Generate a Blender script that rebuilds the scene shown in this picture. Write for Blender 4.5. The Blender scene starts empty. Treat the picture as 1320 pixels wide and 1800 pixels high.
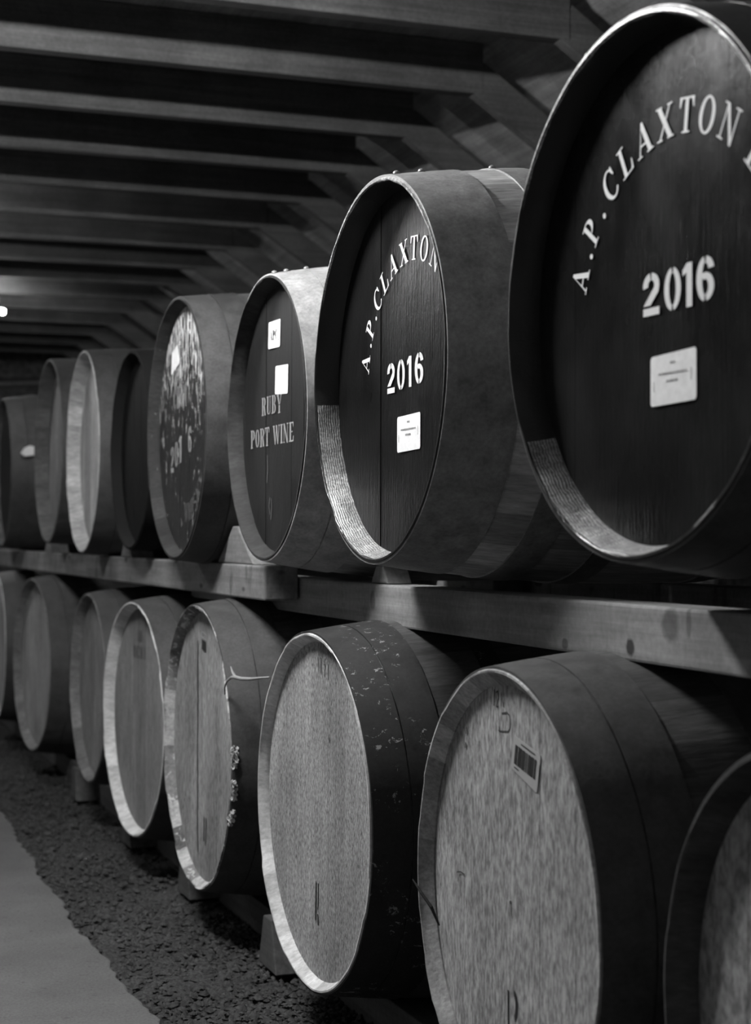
import bpy, bmesh, math, random
from mathutils import Vector, Matrix
random.seed(7)
S = bpy.context.scene
COL = S.collection
PI = math.pi

# ------------------------------------------------------------------ camera
# world: +Y runs away along the row of casks, +X goes from the aisle into the rack, z=0 is the gravel
EYE = .9
cam_d = bpy.data.cameras.new('camera')
cam = bpy.data.objects.new('camera', cam_d)
COL.objects.link(cam)
cam_d.sensor_fit = 'VERTICAL'; cam_d.sensor_height = 36; cam_d.sensor_width = 26.4
cam_d.lens = 36 * 2941.0 / 1800
yaw, pit, rol = map(math.radians, (19.7665, .8811, -.1634))
fw = Vector((math.sin(yaw) * math.cos(pit), math.cos(yaw) * math.cos(pit), math.sin(pit)))
ri = Vector((math.cos(yaw), -math.sin(yaw), 0)); dn = fw.cross(ri)
ri, dn = ri * math.cos(rol) + dn * math.sin(rol), -ri * math.sin(rol) + dn * math.cos(rol)
Mx = Matrix((ri, -dn, -fw)).transposed().to_4x4(); Mx.translation = (0, 0, EYE)
cam.matrix_world = Mx
cam_d.dof.use_dof = True; cam_d.dof.focus_distance = 2.75; cam_d.dof.aperture_fstop = 5.6
cam_d.clip_start = .05
S.camera = cam

# ------------------------------------------------------------------ world, exposure, lamps
S.view_settings.view_transform = 'Standard'; S.view_settings.look = 'None'
S.view_settings.exposure = 0; S.view_settings.gamma = 1; S.view_settings.use_curve_mapping = False
w = bpy.data.worlds.new('dim_ambient'); S.world = w; w.use_nodes = True
AMBIENT = .125
w.node_tree.nodes['Background'].inputs[0].default_value = (1, 1, 1, 1)
w.node_tree.nodes['Background'].inputs[1].default_value = AMBIENT
TUBE_POWER = 600          # emission strength of the batten tubes
LAMPS = [(.16, 3.06, 1.62), (.1, 6.7, .34), (.93, 9.35, .2)]   # x centre, y, relative power
LAMP_Z = EYE + 1.24
LAMP_L = .5

# ------------------------------------------------------------------ node helpers
def g(v): return (v, v, v, 1)
class NT:
    def __init__(s, name):
        s.m = bpy.data.materials.new(name); s.m.use_nodes = True
        s.t = s.m.node_tree; s.n = s.t.nodes; s.l = s.t.links
        s.b = s.n['Principled BSDF']
        s.co = s.n.new('ShaderNodeTexCoord').outputs['Object']
    def link(s, a, b):
        s.l.new(a, b)
    def _in(s, sock, v):
        if v is None: return
        if hasattr(v, 'is_output'): s.l.new(v, sock)
        else: sock.default_value = v
    def map(s, scale, rot=(0, 0, 0), loc=(0, 0, 0), src=None):
        n = s.n.new('ShaderNodeMapping'); s.l.new(src or s.co, n.inputs[0])
        n.inputs['Scale'].default_value = scale; n.inputs['Rotation'].default_value = rot; n.inputs['Location'].default_value = loc
        return n.outputs[0]
    def noise(s, vec, scale=1., detail=3, rough=.55, dist=0):
        n = s.n.new('ShaderNodeTexNoise'); s.l.new(vec, n.inputs['Vector'])
        n.inputs['Scale'].default_value = scale; n.inputs['Detail'].default_value = detail
        n.inputs['Roughness'].default_value = rough; n.inputs['Distortion'].default_value = dist
        return n.outputs[0]
    def ramp(s, fac, a, b, lo=0., hi=1.):
        n = s.n.new('ShaderNodeMapRange'); s.l.new(fac, n.inputs[0]); n.clamp = True
        for i, v in zip((1, 2, 3, 4), (a, b, lo, hi)): n.inputs[i].default_value = v
        return n.outputs[0]
    def math(s, op, a, b=None, c=None):
        n = s.n.new('ShaderNodeMath'); n.operation = op
        s._in(n.inputs[0], a); s._in(n.inputs[1], b); s._in(n.inputs[2], c)
        return n.outputs[0]
    def mix(s, f, a, b):        # scalar mix
        n = s.n.new('ShaderNodeMix'); n.data_type = 'FLOAT'
        s._in(n.inputs[0], f); s._in(n.inputs[2], a); s._in(n.inputs[3], b)
        return n.outputs[0]
    def sep(s, v=None):
        n = s.n.new('ShaderNodeSeparateXYZ'); s.l.new(v or s.co, n.inputs[0]); return n.outputs
    def white(s, w_):
        n = s.n.new('ShaderNodeTexWhiteNoise'); n.noise_dimensions = '1D'; s._in(n.inputs['W'], w_); return n.outputs[0]
    def rnd(s):
        return s.n.new('ShaderNodeObjectInfo').outputs['Random']
    def col(s, v):
        n = s.n.new('ShaderNodeCombineColor')
        for i in range(3): s._in(n.inputs[i], v)
        s.l.new(n.outputs[0], s.b.inputs['Base Color'])
    def fin(s, rough=.7, spec=.3, bump=None, bs=.3, bd=.002, metal=0, coat=0):
        s._in(s.b.inputs['Roughness'], rough); s.b.inputs['Specular IOR Level'].default_value = spec
        s.b.inputs['Metallic'].default_value = metal; s.b.inputs['Coat Weight'].default_value = coat
        if bump is not None:
            n = s.n.new('ShaderNodeBump'); n.inputs['Strength'].default_value = bs; n.inputs['Distance'].default_value = bd
            s.l.new(bump, n.inputs['Height']); s.l.new(n.outputs[0], s.b.inputs['Normal'])
        return s.m

def m_flat(name, v, rough=.7, spec=.3, metal=0):
    t = NT(name); t.col(v); return t.fin(rough, spec, metal=metal)

def m_headwood(name, base, seed=0., speck=.5, dark=.0, plank=11., vary=.25, fine=(190, 190, 48)):
    t = NT(name); L = (seed, seed * 1.7, seed * .6)
    f = t.noise(t.map(fine, loc=L), 1, 2, .65)
    f2 = t.noise(t.map((60, 60, 9), loc=L), 1, 4, .6)
    big = t.noise(t.map((5, 5, 3.2), loc=L), 1, 4, .6)
    mid = t.noise(t.map((22, 22, 13), loc=L), 1, 4, .6)
    spec_ = t.ramp(t.noise(t.map((300, 300, 90), loc=L), 1, 3, .7), .56, .66)
    pl = t.white(t.math('FLOOR', t.math('MULTIPLY_ADD', t.sep()[1], plank, seed)))
    v = t.math('MULTIPLY', t.ramp(f, .34, .66, 1 - speck * .55, 1 + speck * .55), t.ramp(f2, .3, .7, .86, 1.14))
    v = t.math('MULTIPLY', v, t.ramp(big, .3, .68, .72, 1.22))
    v = t.math('MULTIPLY', v, t.ramp(pl, 0, 1, 1 - vary, 1 + vary * .5))
    if dark: v = t.math('MULTIPLY', v, t.mix(t.math('MULTIPLY', spec_, t.ramp(mid, .42, .6)), 1., 1 - dark))
    t.col(t.math('MULTIPLY', v, base))
    return t.fin(.85, .15, f, .35, .0012)

def m_blackhead(name, base=.012, rough=.42, seed=0., bs=.5, peel_glint=False, board=7., spec=.3):
    t = NT(name); L = (seed, seed * 1.3, seed)
    gr = t.noise(t.map((260, 260, 14), loc=L), 1, 3, .6)
    lump = t.noise(t.map((120, 120, 60), loc=L), 1, 3, .6)
    big = t.noise(t.map((6, 6, 4), loc=L), 1, 4, .6)
    y = t.math('MULTIPLY_ADD', t.sep()[1], board, seed)
    cup = t.math('ABSOLUTE', t.math('SUBTRACT', t.math('FRACT', y), .5))
    h = t.math('ADD', t.math('MULTIPLY', gr, .7), t.math('MULTIPLY', lump, .5))
    h = t.math('ADD', h, t.math('MULTIPLY', cup, 1.2))
    if peel_glint:
        pz = t.noise(t.map((95, 95, 22), loc=L, ), 1, 4, .65, .8)
        z = t.sep()[2]
        edge = t.ramp(z, -.02, .24, .64, .47)  # flakes whiten towards the top, where lamp glints are put into the colour
        pm = t.ramp(t.math('SUBTRACT', pz, edge), 0, .03)
        t.col(t.mix(pm, base, .75))
        return t.fin(.35, .5, h, 1., .004)
    t.col(t.math('MULTIPLY', t.ramp(big, .3, .7, .6, 1.5), base))
    return t.fin(t.ramp(big, .3, .7, rough - .06, rough + .14), spec, h, bs, .0016)

def m_stave(name, base, vary=.3, n=28, rough=.75, spec=.3, seed=0., flake=0., flakeval=.45, bs=.4, grain=.3):
    """grain along local X, tone changes stave by stave round the axis"""
    t = NT(name); L = (seed, seed, seed); s = t.sep()
    ang = t.math('DIVIDE', t.math('ARCTAN2', s[1], s[2]), 2 * PI)
    idx = t.math('FLOOR', t.math('MULTIPLY_ADD', ang, n, 100.5))
    pl = t.white(t.math('ADD', idx, seed))
    f = t.noise(t.map((14, 160, 160), loc=L), 1, 4, .65)
    mid = t.noise(t.map((12, 30, 30), loc=L), 1, 4, .65)
    v = t.math('MULTIPLY', t.ramp(pl, 0, 1, 1 - vary, 1 + vary), t.ramp(f, .3, .7, 1 - grain, 1 + grain))
    v = t.math('MULTIPLY', v, t.ramp(mid, .3, .7, .75, 1.25))
    v = t.math('MULTIPLY', v, base)
    if flake:
        fl = t.noise(t.map((55, 40, 40), loc=L), 1, 5, .7, .6)
        v = t.mix(t.ramp(fl, flake, flake + .03), v, flakeval)
    t.col(v)
    return t.fin(rough, spec, f, bs, .0015)

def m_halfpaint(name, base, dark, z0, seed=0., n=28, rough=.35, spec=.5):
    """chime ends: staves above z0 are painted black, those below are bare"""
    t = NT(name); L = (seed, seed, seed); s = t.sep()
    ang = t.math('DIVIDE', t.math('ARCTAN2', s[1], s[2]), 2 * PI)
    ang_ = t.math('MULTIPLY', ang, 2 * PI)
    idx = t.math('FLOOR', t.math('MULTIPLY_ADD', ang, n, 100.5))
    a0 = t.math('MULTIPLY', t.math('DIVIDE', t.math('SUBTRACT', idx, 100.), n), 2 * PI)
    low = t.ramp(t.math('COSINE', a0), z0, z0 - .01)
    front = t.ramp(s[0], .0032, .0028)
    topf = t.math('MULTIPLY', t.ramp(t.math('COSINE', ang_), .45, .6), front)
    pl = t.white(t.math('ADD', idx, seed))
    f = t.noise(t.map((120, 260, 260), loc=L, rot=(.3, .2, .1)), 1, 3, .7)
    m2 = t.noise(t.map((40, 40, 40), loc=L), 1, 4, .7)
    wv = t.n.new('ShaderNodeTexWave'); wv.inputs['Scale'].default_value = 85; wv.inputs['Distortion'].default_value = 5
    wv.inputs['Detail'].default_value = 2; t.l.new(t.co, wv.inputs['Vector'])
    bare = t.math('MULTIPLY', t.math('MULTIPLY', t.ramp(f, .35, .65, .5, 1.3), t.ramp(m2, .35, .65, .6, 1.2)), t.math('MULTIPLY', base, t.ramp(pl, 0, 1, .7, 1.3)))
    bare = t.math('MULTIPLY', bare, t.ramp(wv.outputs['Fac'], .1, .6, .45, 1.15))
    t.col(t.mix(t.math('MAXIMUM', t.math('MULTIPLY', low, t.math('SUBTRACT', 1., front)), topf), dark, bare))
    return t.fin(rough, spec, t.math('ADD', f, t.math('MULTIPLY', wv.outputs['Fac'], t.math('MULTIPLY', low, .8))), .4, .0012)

def m_timber(name, base, axis='Y', knots=False, rough=.8, spec=.25, seed=0., spots=()):
    t = NT(name); sc = {'X': (1.6, 40, 40), 'Y': (40, 1.6, 40), 'Z': (40, 40, 1.6)}[axis]
    sc2 = {'X': (3, 120, 120), 'Y': (120, 3, 120), 'Z': (120, 120, 3)}[axis]
    L = (seed, seed, seed)
    a = t.noise(t.map(sc, loc=L), 1, 4, .6, .4); b = t.noise(t.map(sc2, loc=L), 1, 2, .6)
    c = t.noise(t.map((5, 5, 5), loc=L), 1, 4, .6)
    fine = t.noise(t.map((90, 90, 90), loc=L), 1, 2, .6)
    v = t.math('MULTIPLY', t.ramp(a, .3, .7, .75, 1.2), t.ramp(b, .3, .7, .88, 1.12))
    v = t.math('MULTIPLY', v, t.ramp(c, .3, .7, .75, 1.25))
    v = t.math('MULTIPLY', v, t.ramp(fine, .3, .7, .88, 1.12))
    if knots:
        vo = t.n.new('ShaderNodeTexVoronoi'); vo.inputs['Scale'].default_value = 1
        t.l.new(t.map((9, 6, 15), loc=(.3, .42, .2)), vo.inputs['Vector'])
        v = t.math('MULTIPLY', v, t.ramp(vo.outputs['Distance'], .09, .14, .35, 1.))
        st = t.ramp(t.noise(t.map((9, 13, 5), loc=(2, 1, 3)), 1, 4, .6), .58, .68, 1., .5)
        v = t.math('MULTIPLY', v, st)
    wob = t.noise(t.map((30, 30, 30)), 1, 4, .6)
    for (sy, sz, ry, rz, val) in spots:      # knots and stains of this particular plank
        s3 = t.sep()
        e = t.math('ADD', t.math('POWER', t.math('ABSOLUTE', t.math('DIVIDE', t.math('SUBTRACT', s3[1], sy), ry)), 2), t.math('POWER', t.math('ABSOLUTE', t.math('DIVIDE', t.math('SUBTRACT', s3[2], sz), rz)), 2))
        v = t.math('MULTIPLY', v, t.ramp(t.math('ADD', e, t.math('MULTIPLY', t.math('SUBTRACT', wob, .5), 1.6)), .6, 1.3, val, 1.))
    t.col(t.math('MULTIPLY', v, base))
    return t.fin(rough, spec, a, .4, .002)

def m_metal(name, base, rough=.5, metal=.6, seed=0., fleck=0., bs=.3):
    t = NT(name); L = (seed, seed, seed)
    a = t.noise(t.map((30, 30, 30), loc=L), 1, 5, .65); b = t.noise(t.map((160, 160, 160), loc=L), 1, 2, .6)
    v = t.math('MULTIPLY', t.ramp(a, .3, .7, .7, 1.3), t.ramp(b, .3, .7, .85, 1.15))
    v = t.math('MULTIPLY', v, base)
    if fleck:
        fl = t.noise(t.map((55, 75, 60), loc=L), 1, 5, .75, .5)
        reg = t.ramp(t.noise(t.map((7, 7, 7), loc=L), 1, 1, .5), .5, .56)
        v = t.mix(t.math('MULTIPLY', t.ramp(fl, fleck, fleck + .03), reg), v, .3)
    t.col(v)
    return t.fin(t.ramp(a, .3, .7, rough - .1, rough + .12), .4, b, bs, .001, metal)

def m_ground(name, base, sc=120, bs=1., contrast=.5, specks=0.):
    t = NT(name)
    a = t.noise(t.map((sc,) * 3), 1, 3, .65); b = t.noise(t.map((3, 3, 3)), 1, 4, .6)
    v = t.math('MULTIPLY', t.ramp(a, .35, .65, 1 - contrast, 1 + contrast), t.ramp(b, .3, .7, .8, 1.2))
    if specks:
        c = t.ramp(t.noise(t.map((45, 70, 45)), 1, 3, .7), .63, .68)
        v = t.math('MULTIPLY', v, t.mix(c, 1., 1 - specks))
    t.col(t.math('MULTIPLY', v, base))
    return t.fin(.9, .15, a, bs, .004)

M = dict(
    joist=m_timber('dusty_joist_timber', .095, 'X'),
    deck=m_timber('dark_ceiling_boards', .30, 'Y', rough=.95),
    wall=m_ground('dark_limewashed_stone', .10, 20, .5),
    gravel=m_ground('crushed_gravel', .046, 130, 1., .6),
    stone=m_ground('gravel_chips', .052, 60, .4, .4),
    path=m_ground('worn_concrete', .12, 170, .35, .16, .35),
    beam=m_timber('rack_beam_timber', .20, 'Y', True),
    beamnear=m_timber('knotty_beam_timber', .22, 'Y', False, spots=[(1.049, .0185, .012, .0125, .15), (1.241, .011, .010, .008, .45), (.945, .052, .022, .022, .5), (.90, .06, .006, .02, .6), (2.05, .044, .014, .018, .6), (1.30, .06, .03, .01, .75)]),
    runner=m_timber('ground_runner_timber', .10, 'Y'),
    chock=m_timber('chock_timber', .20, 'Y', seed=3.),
    chockdark=m_timber('dark_chock_timber', .09, 'Y', seed=6.),  # darker chock timber, for the chocks on the gravel
    blackpaint=m_blackhead('black_painted_boards', .010, .27, 1., spec=.06),
    blackpaint2=m_blackhead('black_gloss_boards', .007, .32, 5.3, 1., spec=.11),
    blackold=m_blackhead('old_black_paint', .014, .5, 9., spec=.2),
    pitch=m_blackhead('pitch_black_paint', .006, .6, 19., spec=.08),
    shadedark=m_flat('shade_dark_staves', .012, .9, .1),  # near-black tone puts shadow into the staves and hoops of one cask
    peel_glint=m_blackhead('flaking_paint_and_glints', .02, .35, 4., peel_glint=True),
    white=m_flat('white_stencil_paint', .80, .6),
    whitedim=m_flat('worn_white_stencil_paint', .30, .6),
    greydim=m_flat('faded_grey_stencil_paint', .12, .6),
    paper=m_ground('white_sticker_paper', .86, 90, .1, .05),
    print=m_flat('printed_grey_ink', .22),
    ink=m_flat('black_marking_ink', .02),
    inkmid=m_flat('scratched_dark_line', .05),
    inkfaint=m_flat('burnt_in_marking', .09),
    sticker=m_flat('grey_sticker_paper', .36),
    steel=m_metal('galvanised_hoop_steel', .28, .5, .35),
    steelbright=m_metal('bright_hoop_steel', .42, .45, .25, 3.),
    steeldim=m_metal('dull_hoop_steel', .07, .5, .4, 2.),
    rust=m_metal('rusty_hoop_iron', .06, .65, .2, 4., .0),
    rustfleck=m_metal('flecked_hoop_iron', .026, .65, .1, 6., .60),
    bodywood=m_stave('grey_weathered_staves', .42, .4, seed=2.),
    bodydark=m_stave('dark_weathered_staves', .07, .3, seed=5.),
    flakes=m_flat('limewash_flake', .62, .9),
    wire=m_flat('pale_bent_wire', .30, .5),
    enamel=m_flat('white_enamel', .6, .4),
)
t_ = NT('lit_tube'); t_.b.inputs['Emission Color'].default_value = (1, 1, 1, 1); t_.b.inputs['Emission Strength'].default_value = TUBE_POWER
t_.b.inputs['Base Color'].default_value = g(.8); TUBEM = t_.m

# ------------------------------------------------------------------ object helpers
def mesh(name, V, F, m, parent=None, loc=(0, 0, 0), smooth=None, rotz=0):
    me = bpy.data.meshes.new(name); me.from_pydata([tuple(v) for v in V], [], F)
    me.validate(); me.update()
    bm = bmesh.new(); bm.from_mesh(me); bmesh.ops.recalc_face_normals(bm, faces=bm.faces); bm.to_mesh(me); bm.free()
    me.materials.append(m)
    if smooth:
        me.polygons.foreach_set('use_smooth', [True] * len(me.polygons))
        me.set_sharp_from_angle(angle=math.radians(smooth))
    o = bpy.data.objects.new(name, me); COL.objects.link(o); o.location = loc; o.rotation_euler = (0, 0, rotz)
    if parent: o.parent = parent
    return o

def thing(name, label, cat, loc, rotz=0, group=None):
    o = bpy.data.objects.new(name, None); COL.objects.link(o); o.empty_display_size = .1
    o.location = loc; o.rotation_euler = (0, 0, rotz)
    return tag(o, label, cat, group)

def tag(o, label, cat, group=None):
    o['label'] = label; o['category'] = cat
    if group: o['group'] = group
    return o

def struct(o): o['kind'] = 'structure'; return o

class MB:
    def __init__(s): s.V = []; s.F = []
    def poly(s, pts):
        k = len(s.V); s.V += list(pts); s.F.append(list(range(k, k + len(pts))))
    def prism(s, pts, off):      # pts: closed loop, off: extrusion vector
        k = len(s.V); n = len(pts); off = Vector(off)
        s.V += [Vector(p) for p in pts] + [Vector(p) + off for p in pts]
        s.F.append(list(range(k, k + n))[::-1]); s.F.append(list(range(k + n, k + 2 * n)))
        for i in range(n): s.F.append([k + i, k + (i + 1) % n, k + n + (i + 1) % n, k + n + i])
    def box(s, a, b, j=0):
        a = list(a); b = list(b)
        s.prism([(a[0], a[1], a[2]), (b[0], a[1], a[2]), (b[0], b[1], a[2]), (a[0], b[1], a[2])], (0, 0, b[2] - a[2]))
    def tube(s, pts, r, n=8, cap=True):
        pts = [Vector(p) for p in pts]; k0 = len(s.V)
        for i, p in enumerate(pts):
            d = (pts[min(i + 1, len(pts) - 1)] - pts[max(i - 1, 0)]).normalized()
            u = d.cross(Vector((0.02, .1, 1))).normalized(); v = d.cross(u)
            rr = r[i] if isinstance(r, (list, tuple)) else r
            for a in range(n):
                an = 2 * PI * a / n; s.V.append(p + (u * math.cos(an) + v * math.sin(an)) * rr)
        for i in range(len(pts) - 1):
            for a in range(n):
                s.F.append([k0 + i * n + a, k0 + i * n + (a + 1) % n, k0 + (i + 1) * n + (a + 1) % n, k0 + (i + 1) * n + a])
        if cap:
            s.F.append([k0 + a for a in range(n)][::-1]); s.F.append([k0 + (len(pts) - 1) * n + a for a in range(n)])
    def build(s, name, m, parent=None, **k): return mesh(name, s.V, s.F, m, parent, **k)

def bevel(o, w_=.003, seg=2):
    b = o.modifiers.new('bevel', 'BEVEL'); b.width = w_; b.segments = seg; b.limit_method = 'ANGLE'; b.angle_limit = math.radians(40)
    return o

# ------------------------------------------------------------------ structure
CEIL = EYE + 1.37
CORNER = 2.03
SL = .67
WALLX = 3.1
# ground: gravel, with the raised path along the aisle
edge = [(-1, .70), (1.5, .68), (2.6, .675), (3.07, .669), (3.42, .663), (3.84, .659), (4.57, .672), (5.43, .70), (6.5, .74), (8, .80), (10.5, .86), (13.5, .9)]
def ex(y):
    for (a, b), (c, d) in zip(edge, edge[1:]):
        if y <= c: return b + (d - b) * (y - a) / (c - a)
    return edge[-1][1]
rg = random.Random(3)
V = []; F = []; nx, ny = 70, 330
for i in range(nx + 1):
    for j in range(ny + 1):
        y = .5 + (13 * (j / ny) ** 1.6); x0 = .60; x = x0 + (WALLX + .05 - x0) * (i / nx) ** 1.5
        V.append((x, y, rg.uniform(-.007, .007) - .004 + .006 * math.sin(x * 9 + y * 3) * math.sin(y * 5)))
for i in range(nx):
    for j in range(ny):
        a = i * (ny + 1) + j; F.append([a, a + 1, a + ny + 2, a + ny + 1])
struct(mesh('floor', V, F, M['gravel'], smooth=180))
mb = MB(); ys = []; y = -1.
while y < 13.5: ys.append(y); y += .025 if 2 < y < 6 else .12
P = [(-2.6, -1.0, 0)] + [(ex(yy) + rg.uniform(-.006, .006) + .006 * math.sin(yy * 11), yy, 0) for yy in ys] + [(ex(13.5), 13.5, 0), (-2.6, 13.5, 0)]
mb.prism([(p[0], p[1], -.03) for p in P], (0, 0, .042))
o = mb.build('floor_path', M['path']); struct(o); bevel(o, .005)
# loose gravel: nobody could count it
V = []; F = []
def stone(x, y, r):
    k = len(V); zz = rg.uniform(-.2, .5) * r
    a0 = rg.uniform(0, 6.3)
    ring = [(x + r * rg.uniform(.7, 1.2) * math.cos(a0 + a * PI * .4), y + r * rg.uniform(.7, 1.3) * math.sin(a0 + a * PI * .4), zz + rg.uniform(-.2, .25) * r) for a in range(5)]
    V.extend(ring); V.append((x + rg.uniform(-.3, .3) * r, y + rg.uniform(-.3, .3) * r, zz + r * rg.uniform(.45, .85)))
    for a in range(5): F.append([k + a, k + (a + 1) % 5, k + 5])
for i in range(16000):
    yy = 2.3 + 5.5 * rg.random() ** 1.5; xx = ex(yy) + .004 + rg.random() * (.50 if yy < 4 else .7)
    stone(xx, yy, rg.uniform(.0035, .0085) if rg.random() < .93 else rg.uniform(.009, .014))
o = mesh('loose_gravel', V, F, M['stone']); o['kind'] = 'stuff'
tag(o, 'dark crushed gravel strip between the concrete path and the lower casks', 'gravel')
mb = MB(); mb.box((WALLX, -1, -.1), (WALLX + .2, 13.6, 2.2)); struct(mb.build('wall_right', M['wall']))
mb = MB(); mb.box((-2.6, 13.5, -.1), (WALLX + .2, 13.7, 2.6)); struct(mb.build('wall_far', M['wall']))
# ceiling deck above the joists, then the sloping boards down to the right-hand wall
mb = MB(); D = .16
mb.prism([(-2.6, 13.6, CEIL + D), (CORNER + .05, 13.6, CEIL + D), (WALLX + .2, 13.6, CEIL + D - SL * (WALLX + .15 - CORNER)), (WALLX + .2, 13.6, CEIL + D + .05 - SL * (WALLX + .15 - CORNER)), (CORNER + .07, 13.6, CEIL + D + .05), (-2.6, 13.6, CEIL + D + .05)], (0, -12.1, 0))
struct(mb.build('ceiling', M['deck']))

# joists and the rafters they meet
jy = [2.98 + .6 * k for k in range(17)]
places = ['nearest, right of the big cask', 'second nearest above the big cask', 'crossing the top edge of the photo', 'first full one below the photo top edge']
ords = ['third', 'fourth', 'fifth', 'sixth', 'seventh', 'eighth', 'ninth', 'tenth', 'eleventh', 'twelfth', 'thirteenth', 'fourteenth', 'fifteenth', 'sixteenth', 'seventeenth']
ordn = ['first', 'second'] + ords
for k, y in enumerate(jy):
    mb = MB(); mb.box((-2.6, y - .05, CEIL), (CORNER + .02, y, CEIL + D - .002))
    o = bevel(mb.build('ceiling_joist', M['joist']), .003)
    tag(o, 'timber ceiling joist across the aisle, %s counted from the camera' % ordn[k], 'joist', 'timber ceiling joists')
    mb = MB(); x1 = WALLX - .005
    hN = .10
    mb.prism([(CORNER - .01, y - .048, CEIL - .0), (x1, y - .048, CEIL - SL * (x1 - CORNER)), (x1, y - .048, CEIL + hN - SL * (x1 - CORNER)), (CORNER + .025, y - .048, CEIL + hN), ], (0, .046, 0))
    o = bevel(mb.build('sloping_rafter', M['joist']), .003)
    tag(o, 'sloping rafter at the right behind the casks, %s counted from the camera' % ordn[k], 'rafter', 'sloping rafters')

# ------------------------------------------------------------------ lamps
for k, (x, y, p) in enumerate(LAMPS):
    t = thing('tube_lamp', ['tube lamp hung just left of the view above the aisle', 'middle tube lamp hung above the aisle, left of the view',
                            'glowing tube lamp under the ceiling at the far left edge of the photo', 'tube lamp hung above the aisle behind the viewpoint'][k], 'lamp', (x, y, LAMP_Z), group='tube lamps under the ceiling')
    mb = MB(); h = LAMP_L / 2
    mb.box((-h + .03, -.028, .045), (h - .03, .028, .075)); mb.build('housing', M['enamel'], t)
    for s in (-1, 1):
        mb = MB(); mb.box((s * (h - .05) - .010, -.018, -.018), (s * (h - .05) + .010, .018, .046)); mb.build('tube_socket', M['enamel'], t)
        mb = MB(); mb.tube([(s * h * .7, 0, .075), (s * h * .7, 0, CEIL + D - LAMP_Z)], .003, 6); mb.build('hanger', M['steeldim'], t)
    mb = MB(); mb.tube([(-h - .008, 0, 0), (-h, 0, 0), (h, 0, 0), (h + .008, 0, 0)], [.010, .016, .016, .010], 12)
    tm = TUBEM.copy(); tm.name = 'lit_tube'; tm.node_tree.nodes['Principled BSDF'].inputs['Emission Strength'].default_value = TUBE_POWER * p
    mb.build('glowing_tube', tm, t, smooth=60)

# ------------------------------------------------------------------ rack beams, runners, chocks
BT = EYE - .086; BB = EYE - .161
def beam(x, y0, y1, z0, z1, label, m=None, name='rack_beam', grp='rack beams between the cask rows'):
    mb = MB(); mb.box((0, 0, 0), (.075, y1 - y0, z1 - z0))
    return tag(bevel(mb.build(name, m or M['beam'], loc=(x, y0, z0)), .004), label, 'beam', grp)
beam(1.055, .9, 4.4, BB, BT, 'long pale timber beam under the two large black casks', M['beamnear'])
beam(.975, 3.405, 9.2, EYE - .134, EYE - .060, 'timber beam under the far casks with its sawn end beside the port cask')
beam(1.60, .9, 4.4, BB, BT, 'rear timber beam hidden in shadow under the two large black casks')
beam(1.50, 3.405, 9.2, EYE - .134, EYE - .060, 'rear timber beam hidden in shadow under the far casks')
for x, w_ in ((1.04, 'front'), (1.60, 'rear')):
    mb = MB(); mb.box((0, 0, 0), (.09, 8.5, .075))
    tag(bevel(mb.build('ground_runner', M['runner'], loc=(x, .7, .0))), '%s ground runner timber lying on the gravel under the lower casks' % w_, 'beam', 'ground runners')

# ------------------------------------------------------------------ casks
def lathe(prof, n, closed=True, wob=None, axis='x'):
    V = []; F = []; m = len(prof)
    for a in range(n):
        an = 2 * PI * a / n
        for i, (x, r) in enumerate(prof):
            if wob: x, r = wob(a, i, x, r)
            V.append((x, -r * math.sin(an), r * math.cos(an)))
    for a in range(n):
        b = (a + 1) % n
        for i in range(m if closed else m - 1):
            j = (i + 1) % m
            F.append([a * m + i, a * m + j, b * m + j, b * m + i])
    return V, F

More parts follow.
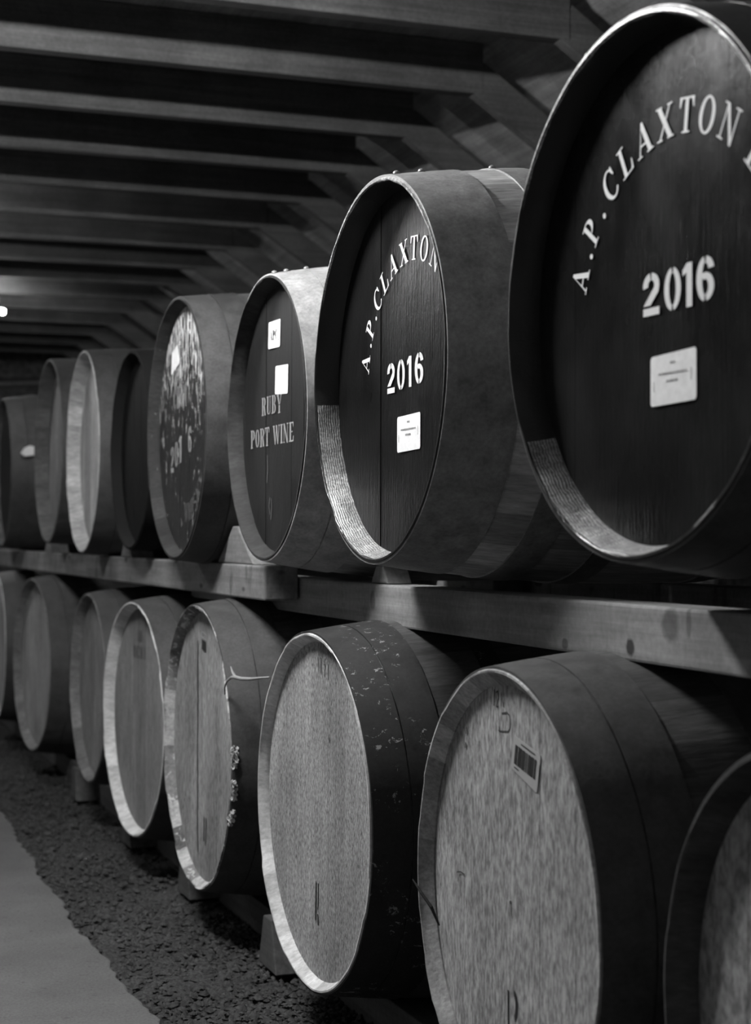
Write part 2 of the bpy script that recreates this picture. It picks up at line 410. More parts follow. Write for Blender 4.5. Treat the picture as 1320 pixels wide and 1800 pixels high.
NST = 28; SEG = NST * 4
def make_cask(spec):
    r, rec, L, bul = spec['r'], spec['rec'], spec.get('L', .88), spec.get('bul', .036)
    rb = r + bul; th = spec.get('th', .018)
    y, z, dx, wz = spec['y'], spec['z'], spec.get('dx', 0), spec.get('w', 0)
    wz = math.radians(wz)
    t = thing(spec.get('name', 'wooden_cask'), spec['label'], 'cask', (.9 + dx, y, z + EYE - rb), wz, spec['group'])
    def R(x): u = (x - L / 2) / (L / 2); return r + bul * (1 - u * u)
    rs = random.Random(spec['seed']); rough_end = spec.get('rag', .0008)
    so = [rs.uniform(-1, 1) for _ in range(NST)]; si = [rs.uniform(-1, 1) for _ in range(NST)]
    chip = {s: rs.uniform(.4, 1) for s in range(NST) if rs.random() < spec.get('chips', 0)}
    fl = spec.get('flat', .005); inner = [(rec + .03, r - th + .003), (rec - .002, r - th + .0015), (rec * .5, r - (th + fl) * .5 + .0005), (.0025, r - fl - .0022), (0., r - fl), (0., r - .002), (.003, r - .0005)]
    outer = [(L * k / 22, R(L * k / 22)) for k in range(1, 22)]
    back = [(L - .003, r), (L, r - .003), (L, r - th), (L - .06, r - th + .003)]
    prof = inner + outer + back
    ni = len(inner)
    def wob(a, i, x, rr):
        s = (a // 4) % NST
        if 2 < i < ni: x += so[s] * rough_end + (chip.get(s, 0) * .007 if i in (3, 4) else 0)
        if i in (2, 3): rr += si[s] * .0012
        if a % 4 == 0 and ni <= i < ni + len(outer): rr -= .0013
        if a % 4 == 0 and i in (2, 3): rr += .0016
        return x, rr
    V, F = lathe(prof, SEG, True, wob)
    # rotate so a stave centre is on top
    o = mesh('stave_shell', V, F, spec['body'], t, (0, 0, rb), smooth=42)
    if spec.get('chime'):
        o.data.materials.append(spec['chime'])
        for p in o.data.polygons:
            c = p.center
            if c.x < rec + .02 and math.hypot(c.y, c.z) < r + .0005 - (.002 if c.x > .003 else 0): p.material_index = 1
    # head boards
    def head(name, x0, x1, m):
        hr = r - th + .002; nb = spec.get('boards', 6); cuts = [-hr]
        ws = [rs.uniform(.8, 1.2) for _ in range(nb)]; tot = sum(ws)
        for q in ws: cuts.append(cuts[-1] + 2 * hr * q / tot)
        b = MB()
        for a, c in zip(cuts, cuts[1:]):
            gp = spec.get('gap', .0006); a += gp; c -= gp; a = max(a, -hr + .0003); c = min(c, hr - .0003)
            N = 14; top = [(a + (c - a) * q / N) for q in range(N + 1)]
            loop = [(yy, math.sqrt(max(0, hr * hr - yy * yy))) for yy in top] + [(yy, -math.sqrt(max(0, hr * hr - yy * yy))) for yy in reversed(top)]
            d = rs.uniform(-.0007, .0007)
            b.prism([(x0 + d, p, q) for p, q in loop], (x1 - x0, 0, 0))
        return b.build(name, m, t, loc=(0, 0, rb))
    hd = head('head', rec, rec + .016, spec['head'])
    head('back_head', L - rec - .016, L - rec, M['bodydark'])
    # hoops
    hps = spec.get('hoops', [(.0025, .066), (.069, .132), (.235, .275)])
    allh = [(a, b, True) for a, b in hps] + [(L - b, L - a, False) for a, b in hps]
    for a, b, near in allh:
        e = .0024
        pr = [(a, R(a) - .004), (a, R(a) + e), ((a + b) / 2, R((a + b) / 2) + e), (b, R(b) + e), (b, R(b) - .004)]
        V, F = lathe(pr, 96, True)
        h = mesh('hoop', V, F, spec['hoopm'][0 if a < .068 else (1 if a < .2 else 2)] if near else spec['hoopm'][-1], t, (0, 0, rb), smooth=40)
        if near and 'rivets' in spec:
            for dxr in ((.12, .50) if a < .06 else (.1,)):
                an = math.radians(spec['rivets']); xx = a + (b - a) * dxr; rr = R(xx) + e
                V2, F2 = [], []
                for i in range(5):
                    ph = PI / 2 * i / 4
                    for j in range(8):
                        V2.append((.0065 * math.cos(ph) * math.cos(j * PI / 4), .0065 * math.cos(ph) * math.sin(j * PI / 4), .005 * math.sin(ph)))
                for i in range(4):
                    for j in range(8): F2.append([i * 8 + j, i * 8 + (j + 1) % 8, (i + 1) * 8 + (j + 1) % 8, (i + 1) * 8 + j])
                q = mesh('rivet', V2, F2, M['steel'], h, (xx, -rr * math.sin(an), rr * math.cos(an)), smooth=60)
                q.rotation_euler = (an, 0, 0)
    return t, hd, rb

# --- painted marks: every glyph is a set of outlines in a 1-high em
def ring(cx, cy, ro, Ro, ri_, Ri, a0, a1, icx=None, n=26):
    icx = cx if icx is None else icx; out = []
    A = [math.radians(a0 + (a1 - a0) * i / n) for i in range(n + 1)]
    for a, b in zip(A, A[1:]):
        out.append([(cx + ro * math.cos(a), cy + Ro * math.sin(a)), (cx + ro * math.cos(b), cy + Ro * math.sin(b)),
                    (icx + ri_ * math.cos(b), cy + Ri * math.sin(b)), (icx + ri_ * math.cos(a), cy + Ri * math.sin(a))])
    return out
def rect(a, b, c, d): return [(a, b), (c, b), (c, d), (a, d)]
SF = .05
GL = {
    'A': (1.0, [[(.44, 1.02), (.56, 1.02), (.93, 0), (.70, 0), (.42, .82)], [(.46, 1.0), (.42, .82), (.16, 0), (.08, 0)], rect(.22, .30, .78, .36), rect(-.02, 0, .28, SF), rect(.60, 0, 1.02, SF)]),
    'P': (.78, [rect(.14, 0, .34, 1), rect(.0, 0, .48, SF), rect(.0, 1 - SF, .4, 1)] + ring(.36, .73, .42, .27, .20, .22, -92, 92)),
    'L': (.80, [rect(.14, 0, .34, 1), rect(.0, 1 - SF, .5, 1), rect(.0, 0, .74, SF), [(.60, 0), (.80, 0), (.84, .34), (.78, .34), (.72, .12)]]),
    'C': (.90, ring(.50, .5, .46, .53, .30, .46, 42, 318, .53) + [[(.76, .98), (.84, .98), (.86, .66), (.80, .66), (.70, .86)]]),
    'X': (1.0, [[(.04, 1), (.29, 1), (.96, 0), (.70, 0)], [(.82, 1), (.90, 1), (.20, 0), (.11, 0)], rect(-.02, 1 - SF, .36, 1), rect(.70, 1 - SF, 1.0, 1), rect(0, 0, .32, SF), rect(.62, 0, 1.02, SF)]),
    'T': (.90, [rect(.36, 0, .56, 1), rect(.0, .945, .92, 1), [(0, 1), (0, .70), (.05, .70), (.16, .95)], [(.92, 1), (.92, .70), (.87, .70), (.76, .95)], rect(.22, 0, .70, SF)]),
    'O': (1.0, ring(.5, .5, .47, .53, .28, .46, 0, 360, n=36)),
    'N': (1.05, [rect(.14, 0, .21, .95), rect(.83, .05, .90, 1), [(.02, 1), (.26, 1), (.90, .06), (.90, -.04), (.80, -.04), (.14, .93)], rect(.0, 0, .36, SF), rect(.68, 1 - SF, 1.04, 1), rect(-.02, 1 - SF, .2, 1)]),
    '.': (.3, [[(.15 + .10 * math.cos(i * PI / 4), .10 + .10 * math.sin(i * PI / 4)) for i in range(8)]]),
    '0': (.88, ring(.44, .5, .42, .5, .17, .37, -82, 82) + ring(.44, .5, .42, .5, .17, .37, 98, 262)),
    '1': (.55, [rect(.22, 0, .50, 1), [(.24, 1), (.24, .80), (.02, .72), (.02, .86), (.12, .92)]]),
    '2': (.88, ring(.44, .70, .42, .30, .16, .13, 100, 190) + ring(.44, .70, .42, .30, .16, .13, -20, 86) +
          [[(.84, .60), (.60, .66), (.04, .24), (.40, .24), (.80, .52)], rect(.03, 0, .86, .18)]),
    '6': (.88, ring(.44, .5, .42, .5, .15, .36, 98, 262) + ring(.44, .70, .42, .30, .15, .15, 5, 82) + ring(.44, .32, .42, .32, .15, .17, -82, 120)),
    '9': (.88, ring(.44, .5, .42, .5, .15, .36, -82, 82) + ring(.44, .68, .42, .32, .15, .17, 98, 290)),
    # condensed stencil slab letters
    'R_': (.72, [rect(.08, 0, .28, 1), rect(.0, 0, .34, .06), rect(.0, .94, .30, 1), [(.36, .5), (.54, .5), (.72, 0), (.50, 0)]] + ring(.34, .74, .34, .26, .14, .20, -85, 85)),
    'U_': (.74, [rect(.08, .2, .28, 1), rect(.0, .94, .34, 1), rect(.56, .2, .62, 1), rect(.48, .94, .70, 1)] + ring(.35, .22, .27, .22, .09, .16, 185, 262) + ring(.35, .22, .27, .22, .20, .16, 278, 355)),
    'B_': (.72, [rect(.08, 0, .28, 1), rect(.0, 0, .30, .06), rect(.0, .94, .30, 1)] + ring(.34, .75, .30, .25, .12, .19, -85, 85) + ring(.34, .27, .34, .27, .14, .21, -85, 85)),
    'Y_': (.74, [rect(.28, 0, .48, .42), [(.02, 1), (.24, 1), (.46, .46), (.30, .46)], [(.64, 1), (.72, 1), (.52, .48), (.46, .52)], rect(-.02, .94, .3, 1), rect(.56, .94, .78, 1), rect(.2, 0, .56, .06)]),
    'P_': (.70, [rect(.08, 0, .28, 1), rect(.0, 0, .36, .06), rect(.0, .94, .30, 1)] + ring(.34, .72, .34, .28, .14, .22, -85, 85)),
    'O_': (.74, ring(.36, .5, .35, .5, .15, .42, -82, 82) + ring(.36, .5, .35, .5, .15, .42, 98, 262)),
    'T_': (.72, [rect(.26, 0, .46, 1), rect(.0, .93, .24, 1), rect(.48, .93, .72, 1), [(0, 1), (0, .68), (.05, .68), (.12, .93)], [(.72, 1), (.72, .68), (.67, .68), (.60, .93)], rect(.18, 0, .54, .06)]),
    'W_': (1.0, [[(.0, 1), (.2, 1), (.38, 0), (.28, 0)], [(.48, .86), (.53, .70), (.38, 0), (.33, .16)], [(.42, 1), (.62, 1), (.78, 0), (.68, 0)], [(.90, 1), (.97, 1), (.78, 0), (.73, .16)], rect(-.03, .94, .26, 1), rect(.82, .94, 1.04, 1)]),
    'I_': (.38, [rect(.09, 0, .29, 1), rect(0, 0, .38, .06), rect(0, .94, .38, 1)]),
    'N_': (.80, [rect(.08, 0, .15, 1), rect(.64, 0, .71, 1), [(.0, 1), (.22, 1), (.71, .06), (.71, -.02), (.58, -.02)], rect(0, 0, .24, .06), rect(.54, .94, .8, 1)]),
    'E_': (.66, [rect(.08, 0, .28, 1), rect(0, .93, .60, 1), rect(0, 0, .62, .07), rect(.32, .47, .48, .54), [(.60, 1), (.60, .72), (.55, .72), (.48, .93)], [(.62, 0), (.64, .3), (.58, .3), (.50, .07)]]),
    'C_': (.70, ring(.36, .5, .34, .5, .15, .42, 98, 262) + ring(.36, .5, .34, .5, .15, .42, 30, 82) + ring(.36, .5, .34, .5, .15, .42, 278, 325)),
    'M_': (.95, [rect(.06, 0, .13, 1), rect(.70, 0, .90, 1), [(.02, 1), (.24, 1), (.48, .3), (.40, .1)], [(.70, 1), (.74, .8), (.48, .1), (.42, .28)], rect(0, 0, .2, .06), rect(.62, 0, .98, .06)]),
    'G_': (.74, ring(.36, .5, .34, .5, .15, .42, 98, 262) + ring(.36, .5, .34, .5, .15, .42, 30, 82) + [rect(.46, .08, .66, .44), rect(.38, .38, .74, .44)]),
    'H_': (.74, [rect(.06, 0, .24, 1), rect(.48, 0, .66, 1), rect(.24, .46, .48, .54)]),
    'S_': (.66, ring(.32, .73, .30, .27, .14, .19, 30, 262) + ring(.32, .27, .30, .27, .14, .19, -150, 82)),
    'K_': (.74, [rect(.06, 0, .24, 1), [(.58, 1), (.70, 1), (.32, .48), (.26, .52)], [(.34, .56), (.46, .66), (.74, 0), (.54, 0)]]),
}
class Marks:
    """outlines collected in the plane of a cask head: a to the right as seen, b up"""
    def __init__(s): s.P = []
    def glyph(s, ch, a, b, h, wd=None, rot=0, anchor='c'):
        W, polys = GL[ch]; wd = wd or h * W; sx = wd / W; c, sn = math.cos(rot), math.sin(rot)
        for p in polys:
            q = []
            for u, v in p:
                u = u * sx - (wd / 2 if anchor == 'c' else 0); v = v * h
                q.append((a + u * c - v * sn, b + u * sn + v * c))
            s.P.append(q)
    def quad(s, pts): s.P.append(list(pts))
    def line(s, pts, w_):
        for (a, b), (c, d) in zip(pts, pts[1:]):
            L = math.hypot(c - a, d - b) or 1; nx_, ny_ = -(d - b) / L * w_ / 2, (c - a) / L * w_ / 2
            s.P.append([(a + nx_, b + ny_), (c + nx_, d + ny_), (c - nx_, d - ny_), (a - nx_, b - ny_)])
    def build(s, name, m, t, rec, rb, lift=.0012, thick=.0003):
        b = MB()
        for i, p in enumerate(s.P):
            x = rec - lift - .00001 * (i % 7)
            b.poly([(x, -u, v) for u, v in p])
        o = b.build(name, m, t, loc=(0, 0, rb))
        # outlines must all face the aisle
        for f in o.data.polygons:
            if f.normal.x > 0: f.flip()
        return o
def plate(name, corners, m, t, rec, rb, lift=.0013, th=.0006):
    b = MB(); cx = sum(c[0] for c in corners) / 4; cy = sum(c[1] for c in corners) / 4; pts = []
    n = len(corners)
    for i, (u, v) in enumerate(corners):        # small rounded corners
        pu, pv = corners[i - 1]; nu, nv = corners[(i + 1) % n]
        for (q, r_) in ((pu, pv), (nu, nv)):
            L = math.hypot(q - u, r_ - v); pts.append((u + (q - u) / L * .003, v + (r_ - v) / L * .003))
    b.prism([(rec - lift, -u, v) for u, v in pts], (-th, 0, 0))
    return b.build(name, m, t, loc=(0, 0, rb))

UG = 'casks in the upper row'; LG = 'casks in the lower row'
steel3 = [M['steel'], M['steel'], M['steel']]; dim3 = [M['steeldim']] * 3; rust3 = [M['rust']] * 3; fl3 = [M['rustfleck']] * 3
def arc_text(t, rec, rb, c, base, h, angles=None, W=1.):
    mk = Marks()
    seq = [('A', 160.5, .030), ('.', 151.8, .010), ('P', 145, .024), ('.', 136.8, .010), ('C', 128, .031), ('L', 117.5, .026), ('A', 105.8, .034), ('X', 93.8, .034), ('T', 82.3, .029), ('O', 71.3, .033), ('N', 59.3, .035), ('L', 42.8, .028)]
    for k, (ch, an, wd) in enumerate(seq):
        if angles and k >= len(angles): break
        a = math.radians(angles[k] if angles else an); mk.glyph(ch, c[0] + base * math.cos(a), c[1] + base * math.sin(a), h, wd * W, a - PI / 2)
    mk.build('painted_name', M['white'], t, rec, rb)

# upper row, nearest first ------------------------------------------------
# big near cask
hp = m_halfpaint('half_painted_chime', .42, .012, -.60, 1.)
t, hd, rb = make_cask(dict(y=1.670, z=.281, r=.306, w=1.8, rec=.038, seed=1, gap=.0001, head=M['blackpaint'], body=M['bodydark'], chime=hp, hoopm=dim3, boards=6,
    label='large black-headed cask with a white year and sticker, nearest in the upper row', group=UG, rivets=-20, name='wooden_cask'))
arc_text(t, .038, rb, (.034, -.037), .204, .039)
mk = Marks()
for ch, a, wd in (('2', -.010, .037), ('0', .0355, .036), ('1', .0665, .022), ('6', .1015, .036)):
    mk.glyph(ch, a, -.0275 + (.002 if ch == '6' else 0), .0485, wd)
mk.build('painted_year', M['white'], t, .038, rb)
lab = plate('sticker', [(-.010, -.132), (.085, -.130), (.085, -.0725), (-.010, -.0755)], M['paper'], t, .038, rb)
def printed(t, x0, x1, z0, z1, rec, rb):
    mk = Marks(); w_ = x1 - x0; rs = random.Random(5); cx = (x0 + x1) / 2
    def row(zc, a, b, h):
        x = a
        while x < b:
            q = rs.uniform(.0011, .0024); mk.quad([(x, zc - h / 2), (min(x + q, b), zc - h / 2), (min(x + q, b), zc + h / 2 * rs.uniform(.6, 1)), (x, zc + h / 2)]); x += q + rs.uniform(.0005, .0011)
    row(z1 - .011, cx - .005, cx + .005, .0028); row(z1 - .0225, x0 + .018, x1 - .018, .0026); row(z1 - .031, cx - .013, cx + .011, .0028)
    mk.line([(x1 - .009, z1 - .020), (x1 - .009, z1 - .034)], .0012); mk.line([(x0 + .008, z1 - .030), (x0 + .008, z1 - .042)], .0012)
    mk.build('sticker_print', M['print'], t, rec - .0012, rb)
printed(t, -.010, .085, -.131, -.074, .038, rb)

# second black cask
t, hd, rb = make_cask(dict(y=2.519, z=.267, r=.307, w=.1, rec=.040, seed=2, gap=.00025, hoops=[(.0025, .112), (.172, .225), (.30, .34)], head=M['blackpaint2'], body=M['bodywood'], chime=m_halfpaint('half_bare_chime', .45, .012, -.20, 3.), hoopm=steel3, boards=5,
    label='black-headed cask with a sharp white year stencil, between the port cask and the nearest cask', group=UG, rivets=12))
arc_text(t, .040, rb, (.063, -.024), .193, .038, [166, 156.5, 150, 142, 134.5, 123.5, 111.2, 97.6, 85.3, 73.3, 60], 1.05)
mk = Marks()
for ch, a, wd in (('2', -.021, .036), ('0', .0245, .036), ('1', .062, .022), ('6', .1035, .038)):
    mk.glyph(ch, a, -.033 + (a + .02) * .04, .049, wd)
mk.build('painted_year', M['white'], t, .040, rb)
plate('sticker', [(.010, -.131), (.111, -.129), (.111, -.072), (.010, -.074)], M['paper'], t, .040, rb)
printed(t, .010, .111, -.130, -.073, .040, rb)

# ruby port cask
t, hd, rb = make_cask(dict(y=3.187, z=.236, r=.281, dx=.009, rec=.030, seed=3, head=M['blackold'], body=M['bodywood'], chime=m_stave('painted_chime', .035, .2), hoopm=[M['steelbright']] * 3, boards=6, bul=.044,
    label='RUBY PORT WINE cask with a black head and two white stickers', group=UG, rivets=8))
dd = -.03
plate('sticker', [(-.035 + dd, .144), (.048 + dd, .141), (.051 + dd, .196), (-.032 + dd, .198)], M['paper'], t, .030, rb)
plate('sticker', [(.014 + dd, .049), (.102 + dd, .044), (.105 + dd, .101), (.018 + dd, .105)], M['paper'], t, .030, rb)
mk = Marks()
for i, ch in enumerate('APC'): mk.glyph(ch, -.012 + dd + i * .017, .160, .018, .014, -.05)
mk.line([(.035 + dd, .150), (.042 + dd, .158)], .002)
mk.build('sticker_print', M['ink'], t, .0285, rb)
mk = Marks(); x = -.085 + dd
for ch, wd in (('R_', .034), ('U_', .034), ('B_', .034), ('Y_', .036)): mk.glyph(ch, x + wd / 2, .012 if ch != 'Y_' else .010, .037, wd * .9); x += wd + .0025
mk.build('painted_word', M['whitedim'], t, .030, rb)
mk = Marks(); x = -.167 + dd
for ch, wd in (('P_', .034), ('O_', .033), ('R_', .034), ('T_', .034), (None, .020), ('W_', .050), ('I_', .018), ('N_', .037), ('E_', .035)):
    if ch: mk.glyph(ch, x + wd / 2, -.051, .038, wd * .92)
    else: mk.build('painted_word', M['whitedim'], t, .030, rb); mk = Marks()
    x += wd + .002
mk.build('painted_word', M['whitedim'], t, .030, rb)
for ln in ([(-.04 + dd, -.070), (-.038 + dd, -.10), (-.043 + dd, -.125)], [(-.02 + dd, -.155), (-.028 + dd, -.172), (-.02 + dd, -.19)], [(-.012 + dd, -.158), (-.008 + dd, -.175), (-.014 + dd, -.2)]):
    mk = Marks(); mk.line(ln, .004); mk.build('paint_drip', M['greydim'], t, .030, rb)

# flaking cask
t, hd, rb = make_cask(dict(y=3.932, z=.260, r=.312, bul=.030, rec=.030, seed=4, head=M['peel_glint'], body=M['bodydark'], chime=m_stave('flaked_chime', .03, .3, flake=.66, flakeval=.12, seed=3.), hoopm=[M['rust'], M['steeldim'], M['rust']], boards=7,
    label='cask with flaking black and white head paint, glints coloured in near the top, behind the port cask', group=UG))
plate('sticker', [(-.158, .143), (-.071, .165), (-.091, .213), (-.153, .196)], M['paper'], t, .030, rb)
mk = Marks(); x = -.135
for ch in ('C_', 'R_', 'O_', 'M_'): mk.glyph(ch, x + .016, .055, .055, .030); x += .036
mk.build('painted_word', M['whitedim'], t, .030, rb)
mk = Marks()
for ch, a in (('2', -.145), ('0', -.10), ('1', -.06)): mk.glyph(ch, a, -.10 + (a + .145) * .25, .065, .034)
mk.build('painted_year', M['whitedim'], t, .030, rb)
mk = Marks(); mk.glyph('6', .04, -.06, .065, .034)
mk.build('painted_year', M['whitedim'], t, .030, rb)
mk = Marks()
for ch, an in (('W_', -88), ('H_', -77), ('I_', -69), ('S_', -61), ('K_', -51), ('Y_', -40)):
    a = math.radians(an); mk.glyph(ch, .225 * math.cos(a), .225 * math.sin(a), .045, .034 if ch != 'I_' else .016, a + PI / 2)
mk.build('painted_word', M['greydim'], t, .030, rb)

# dark cask with its gloom put into the colours, then the two bare-wood ones
make_cask(dict(y=4.572, z=.240, r=.272, bul=.022, dx=.02, rec=.03, seed=5, head=M['pitch'], body=M['shadedark'], hoopm=[M['shadedark']] * 3,
    label='cask coloured dark as if lost in shadow, right of the two bare-headed upper casks', group=UG))
make_cask(dict(y=5.215, z=.265, r=.314, bul=.020, w=-.6, rec=.045, seed=6, head=m_headwood('pale_grey_boards', .44, 3.1, .35, plank=9, vary=.4), body=M['bodydark'], chime=m_stave('pale_chime', .42, .2, seed=8.), hoopm=rust3, rag=.0015,
    label='bare pale-headed upper cask, the brighter of the leaning pair at left', group=UG))
make_cask(dict(y=5.905, z=.300, r=.320, bul=.015, rec=.050, seed=7, head=m_headwood('dull_grey_boards', .17, 7.7, .35, plank=8, vary=.4), body=M['bodydark'], chime=m_stave('dull_chime', .10, .2, seed=8.), hoopm=rust3,
    label='bare dull-headed upper cask, the dimmer of the leaning pair at left', group=UG))
t7, _h, _r = make_cask(dict(y=7.17, z=.27, r=.31, rec=.03, seed=8, head=M['blackold'], body=M['bodydark'], hoopm=rust3,
    label='farthest upper cask, a dark sliver at the left edge with an added plate for the hoop glint', group=UG))
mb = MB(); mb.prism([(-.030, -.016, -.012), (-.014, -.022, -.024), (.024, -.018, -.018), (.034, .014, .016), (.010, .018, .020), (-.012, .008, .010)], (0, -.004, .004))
mb.build('hoop_glint_plate', M['enamel'], t7, loc=(.060, -.342, .346 + .075))  # white plate added to stand in for light glinting on the hoop

# lower row -----------------------------------------------------------------
pale = m_stave('pale_chime_ends', .55, .2, seed=4., grain=.2)
t, hd, rb = make_cask(dict(y=1.342, z=-.487, r=.29, dx=.010, w=-2.9, rec=.035, seed=11, head=m_headwood('blotched_boards', .26, 11.3, .8, .6, fine=(90, 90, 50)), body=M['bodydark'], chime=m_stave('dark_chime_ends', .06, .2, seed=9.), hoopm=rust3,
    label='lower cask cut off by the right edge of the photo', group=LG, rag=.0012))
t, hd, rb = make_cask(dict(y=2.029, z=-.481, r=.308, w=-1.4, rec=.020, th=.024, seed=12, gap=.0003, head=m_headwood('light_oak_boards', .31, 2.2, .75, .4, vary=.05, fine=(160, 160, 60)), body=M['bodydark'], chime=m_stave('grey_chime_ends', .34, .35, seed=14.), hoopm=rust3, rag=.0012, boards=6,
    label='lower cask with a pale head and a tilted barcode sticker', group=LG, chips=.1))
cs = [(.015, .222), (.102, .206), (.090, .156), (.006, .178)]
plate('sticker', cs, M['sticker'], t, .020, rb)
mk = Marks(); u0 = Vector(cs[0]); ux = (Vector(cs[1]) - u0); vy = (Vector(cs[3]) - u0); rs = random.Random(9); q = .10
def cc(a, b): p = u0 + ux * a + vy * b; return (p.x, p.y)
while q < .86:
    wq = rs.choice((.02, .035, .06, .09)); mk.quad([cc(q, .22), cc(min(q + wq, .88), .22), cc(min(q + wq, .88), .80), cc(q, .80)]); q += wq + rs.choice((.012, .02, .03))
mk.line([cc(.3, .10), cc(.82, .10)], .0016); mk.line([cc(.12, .9), cc(.3, .9)], .0016); mk.line([cc(1.0, .3), cc(1.0, 1.1)], .0014)
mk.build('sticker_barcode', M['ink'], t, .0188, rb)
for lines in ([([(-.066, .276), (-.067, .254)], .0024), ([(-.060, .272), (-.054, .275), (-.051, .266), (-.059, .253), (-.052, .254)], .0024), ([(-.042, .274), (-.042, .256)], .0016), ([(-.035, .262), (-.033, .255)], .0024)],
              [([(-.052, .222), (-.040, .222), (-.018, .224), (-.012, .229), (-.010, .238), (-.014, .246), (-.022, .249), (-.040, .246)], .0022), ([(-.050, .228), (-.048, .222)], .002)],
              [([(-.168, .214), (-.170, .204)], .003)], [([(-.171, .192), (-.172, .184)], .004)], [([(-.12, .20), (-.121, .185)], .0015)],
              [([(-.01, .002), (-.008, -.002)], .006), ([(-.01, -.002), (-.004, -.02)], .0015)],
              [([(-.205, .003), (-.19, .006), (-.175, .005)], .002), ([(-.203, .003), (-.202, -.01)], .0015)]):
    mk = Marks()
    for pts, w_ in lines: mk.line([(a + .012, b) for a, b in pts], w_)
    mk.build('scratched_mark', M['inkmid'], t, .020, rb)
mk = Marks(); mk.line([(-.004, -.117), (-.002, -.20)], .0055)
mk.P += [[(a * .028 + .014, b * .05 - .158) for a, b in p] for p in ring(0, .5, .5, .42, .22, .26, -70, 82)]
mk.build('stencilled_letter', M['ink'], t, .020, rb)

t, hd, rb = make_cask(dict(y=2.854, z=-.486, r=.316, w=1.1, rec=.020, seed=13, gap=.0003, head=m_headwood('speckled_oak_boards', .31, 5.5, .8, .85, vary=.12, fine=(230, 230, 110)), body=M['bodydark'], chime=pale, hoopm=fl3, rag=.0018, boards=6,
    label='lower cask with a bright speckled head and black letter near its foot', group=LG, chips=.12))
mk = Marks()
mk.line([(-.012, -.129), (-.014, -.200)], .0045); mk.line([(.001, -.131), (.001, -.168), (-.003, -.178)], .0045); mk.line([(-.002, -.186), (.002, -.205)], .006)
mk.build('stencilled_letter', M['ink'], t, .020, rb)
mk = Marks()
for i in range(4): mk.line([(-.004 + i * .018, .272 - i * .003), (-.002 + i * .018, .245 - i * .003)], .0025)
mk.line([(.006, .272), (.014, .270), (.006, .246)], .002); mk.line([(.026, .26), (.036, .262), (.03, .24)], .002)
mk.line([(.055, .135), (.06, .128)], .008)
mk.build('faded_numbers', M['inkfaint'], t, .020, rb)

split_cask, hd, rb = t, hd, rb = make_cask(dict(y=3.711, z=-.473, r=.319, rec=.022, seed=14, head=m_headwood('weathered_boards', .29, 8.1, .6, .75, plank=7, vary=.35), body=M['bodydark'], chime=m_stave('flaking_chime_ends', .30, .75, seed=21., flake=.56, flakeval=.5), hoopm=[M['rust'], M['rust'], M['rust']], rag=.003, boards=6,
    label='lower cask with a split head and flaking white chime, wire hooked to it', group=LG, chips=.35))
mk = Marks(); mk.line([(-.060, .235), (-.062, .17), (-.058, .10), (-.060, 0), (-.056, -.10), (-.058, -.2), (-.052, -.25)], .006)
mk.build('head_crack', M['ink'], t, .022, rb)
mk = Marks(); mk.quad([(-.022, .241), (.018, .235), (.018, .212), (-.022, .218)]); mk.build('dark_patch', M['ink'], t, .022, rb)
mk = Marks(); mk.line([(-.02, .246), (.02, .240), (.02, .252), (-.02, .258), (-.02, .246)], .004); mk.build('chalk_square', M['whitedim'], t, .022, rb)
mk = Marks(); mk.line([(.006, -.160), (.004, -.215)], .006); mk.line([(.024, -.158), (.026, -.18), (.020, -.222)], .006)
mk.build('stencilled_numbers', M['ink'], t, .022, rb)

t, hd, rb = make_cask(dict(y=4.426, z=-.484, r=.311, w=3.4, rec=.03, seed=15, head=m_headwood('grey_oak_boards', .22, 4.4, .3, .3, vary=.15), body=M['bodydark'], chime=pale, hoopm=rust3, rag=.0015,
    label='lower cask with faint black lettering near its top and a pale rim', group=LG))
mk = Marks(); mk.quad([(-.045, .235), (-.003, .233), (-.003, .203), (-.045, .205)])
for i, ch in enumerate(('O_', 'C_', 'H_', 'I_')): mk.glyph(ch, -.075 + i * .034, .158, .034, .026 if ch != 'I_' else .012)
mk.build('faded_lettering', M['inkfaint'], t, .03, rb)
make_cask(dict(y=5.145, z=-.463, r=.288, w=.9, dx=.008, rec=.03, seed=16, head=m_headwood('dull_oak_boards', .21, 6.4, .3, .2, plank=9, vary=.3), body=M['bodydark'], chime=m_stave('dull_chime_ends', .15, .3, seed=33.), hoopm=rust3, rag=.0015,
    label='narrow lower cask partly hidden behind the pale-rimmed cask with faint lettering', group=LG))
make_cask(dict(y=6.284, z=-.474, r=.318, w=4.1, rec=.03, seed=17, head=m_headwood('far_oak_boards', .30, 9.4, .25, plank=8, vary=.3), body=M['bodydark'], chime=m_stave('mid_chime_ends', .16, .2, seed=37.), hoopm=rust3,
    label='lower cask standing alone with dark gaps on both sides, far left', group=LG))
make_cask(dict(y=7.32, z=-.47, r=.31, rec=.03, seed=18, head=m_headwood('farthest_boards', .34, 12.4, .25), body=M['bodydark'], chime=pale, hoopm=rust3,
    label='farthest lower cask, a sliver at the left edge of the photo', group=LG))

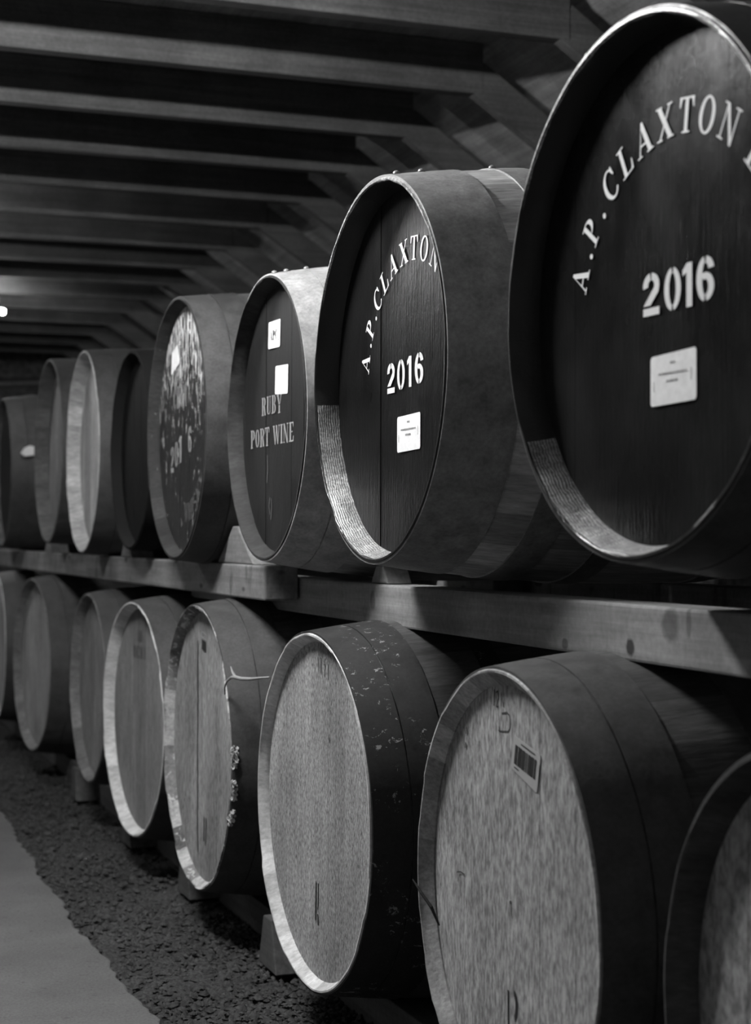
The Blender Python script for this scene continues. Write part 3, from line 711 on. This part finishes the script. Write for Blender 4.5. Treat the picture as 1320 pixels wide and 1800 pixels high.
# ------------------------------------------------------------------ chocks
def chock(x, y, z, wd, h, dp, label, m='chock', top=.12, grp='timber chocks on the rack beams'):
    mb = MB(); mb.prism([(0, -wd / 2, 0), (0, wd / 2, 0), (0, wd * top / 2, h), (0, -wd * top / 2, h)], (dp, 0, 0))
    return tag(bevel(mb.build('chock', M[m], loc=(x, y, z)), .003), label, 'chock', grp)
chock(.978, 3.66, EYE - .059, .31, .084, .07, 'triangular timber chock in the gap left of the port cask foot')
chock(1.06, 2.93, BT + .001, .09, .032, .05, 'small timber chock left of the sharp-lettered black cask foot', top=.4)
for y, nm in ((4.25, 'below the flaking cask left side'), (4.9, 'right of the brighter bare-headed cask foot'), (5.56, 'between the two bare-headed cask feet'), (6.4, 'left of the dimmer bare-headed cask foot')):
    chock(.978, y, EYE - .059, .15, .06, .07, 'timber chock ' + nm, top=.3)
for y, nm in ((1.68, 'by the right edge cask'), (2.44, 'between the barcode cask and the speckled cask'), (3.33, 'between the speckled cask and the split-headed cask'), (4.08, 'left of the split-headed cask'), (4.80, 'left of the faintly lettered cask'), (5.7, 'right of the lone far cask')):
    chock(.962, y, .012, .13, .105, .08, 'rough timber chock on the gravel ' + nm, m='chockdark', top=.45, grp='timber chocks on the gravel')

# ------------------------------------------------------------------ wire, splinter, flakes, wall pipe
mb = MB(); pts = [(.893, 3.418, .570), (.892, 3.415, .586), (.892, 3.395, .600), (.893, 3.365, .610), (.894, 3.335, .6125), (.894, 3.29, .613), (.895, 3.22, .618), (.895, 3.15, .626), (.895, 3.088, .632)]
mb.tube(pts, [.0018, .002, .0024, .003, .0042, .004, .0036, .0022, .002], 8)
mb.tube([(.894, 3.335, .6125), (.894, 3.36, .622), (.893, 3.37, .632)], [.0035, .0024, .001], 6)
tag(mb.build('bent_wire', M['wire'], smooth=60), 'pale bent wire stretched between the split-headed cask and the speckled cask', 'wire')
mb = MB(); mb.tube([(.893, 2.318, .395), (.900, 2.300, .378), (.909, 2.283, .360), (.917, 2.272, .335)], [.001, .0022, .0026, .0014], 6)
tag(mb.build('wood_splinter', M['ink']), 'dark splinter stuck in the left rim of the barcode sticker cask', 'splinter')
rs = random.Random(4)
V = []; F = []
for i in range(110):
    a = rs.uniform(-.42, .12); rr = .319 + rs.uniform(-.002, .003); b0 = rs.uniform(.003, .016)
    cy, cz = 3.711 - (rr + .002) * math.cos(a), EYE - .473 + (rr + .002) * math.sin(a)
    if math.sin(a * 29) < -.55: continue
    k = len(V); s_ = rs.uniform(.002, .0055)
    for j in range(6):
        an = j * PI / 3; q = s_ * rs.uniform(.5, 1.1)
        V.append((.897 + b0 + q * math.cos(an), cy - .004 - rs.uniform(0, .004), cz + q * math.sin(an) * 1.3))
    V.append((.897 + b0, cy - .001, cz))
    F.append([k, k + 1, k + 2, k + 3, k + 4, k + 5])
    for j in range(6): F.append([k + j, k + (j + 1) % 6, k + 6])
o = mesh('limewash_flakes', V, F, M['flakes']); o['kind'] = 'stuff'
o.parent = split_cask; o.location = -split_cask.location
mb = MB(); mb.tube([(.9, 13.45, EYE + 1.17), (2.2, 13.45, EYE + 1.24)], .02, 8)
tag(mb.build('wall_pipe', M['steel'], smooth=60), 'thin pale pipe running across the dark far wall at the left edge', 'pipe')
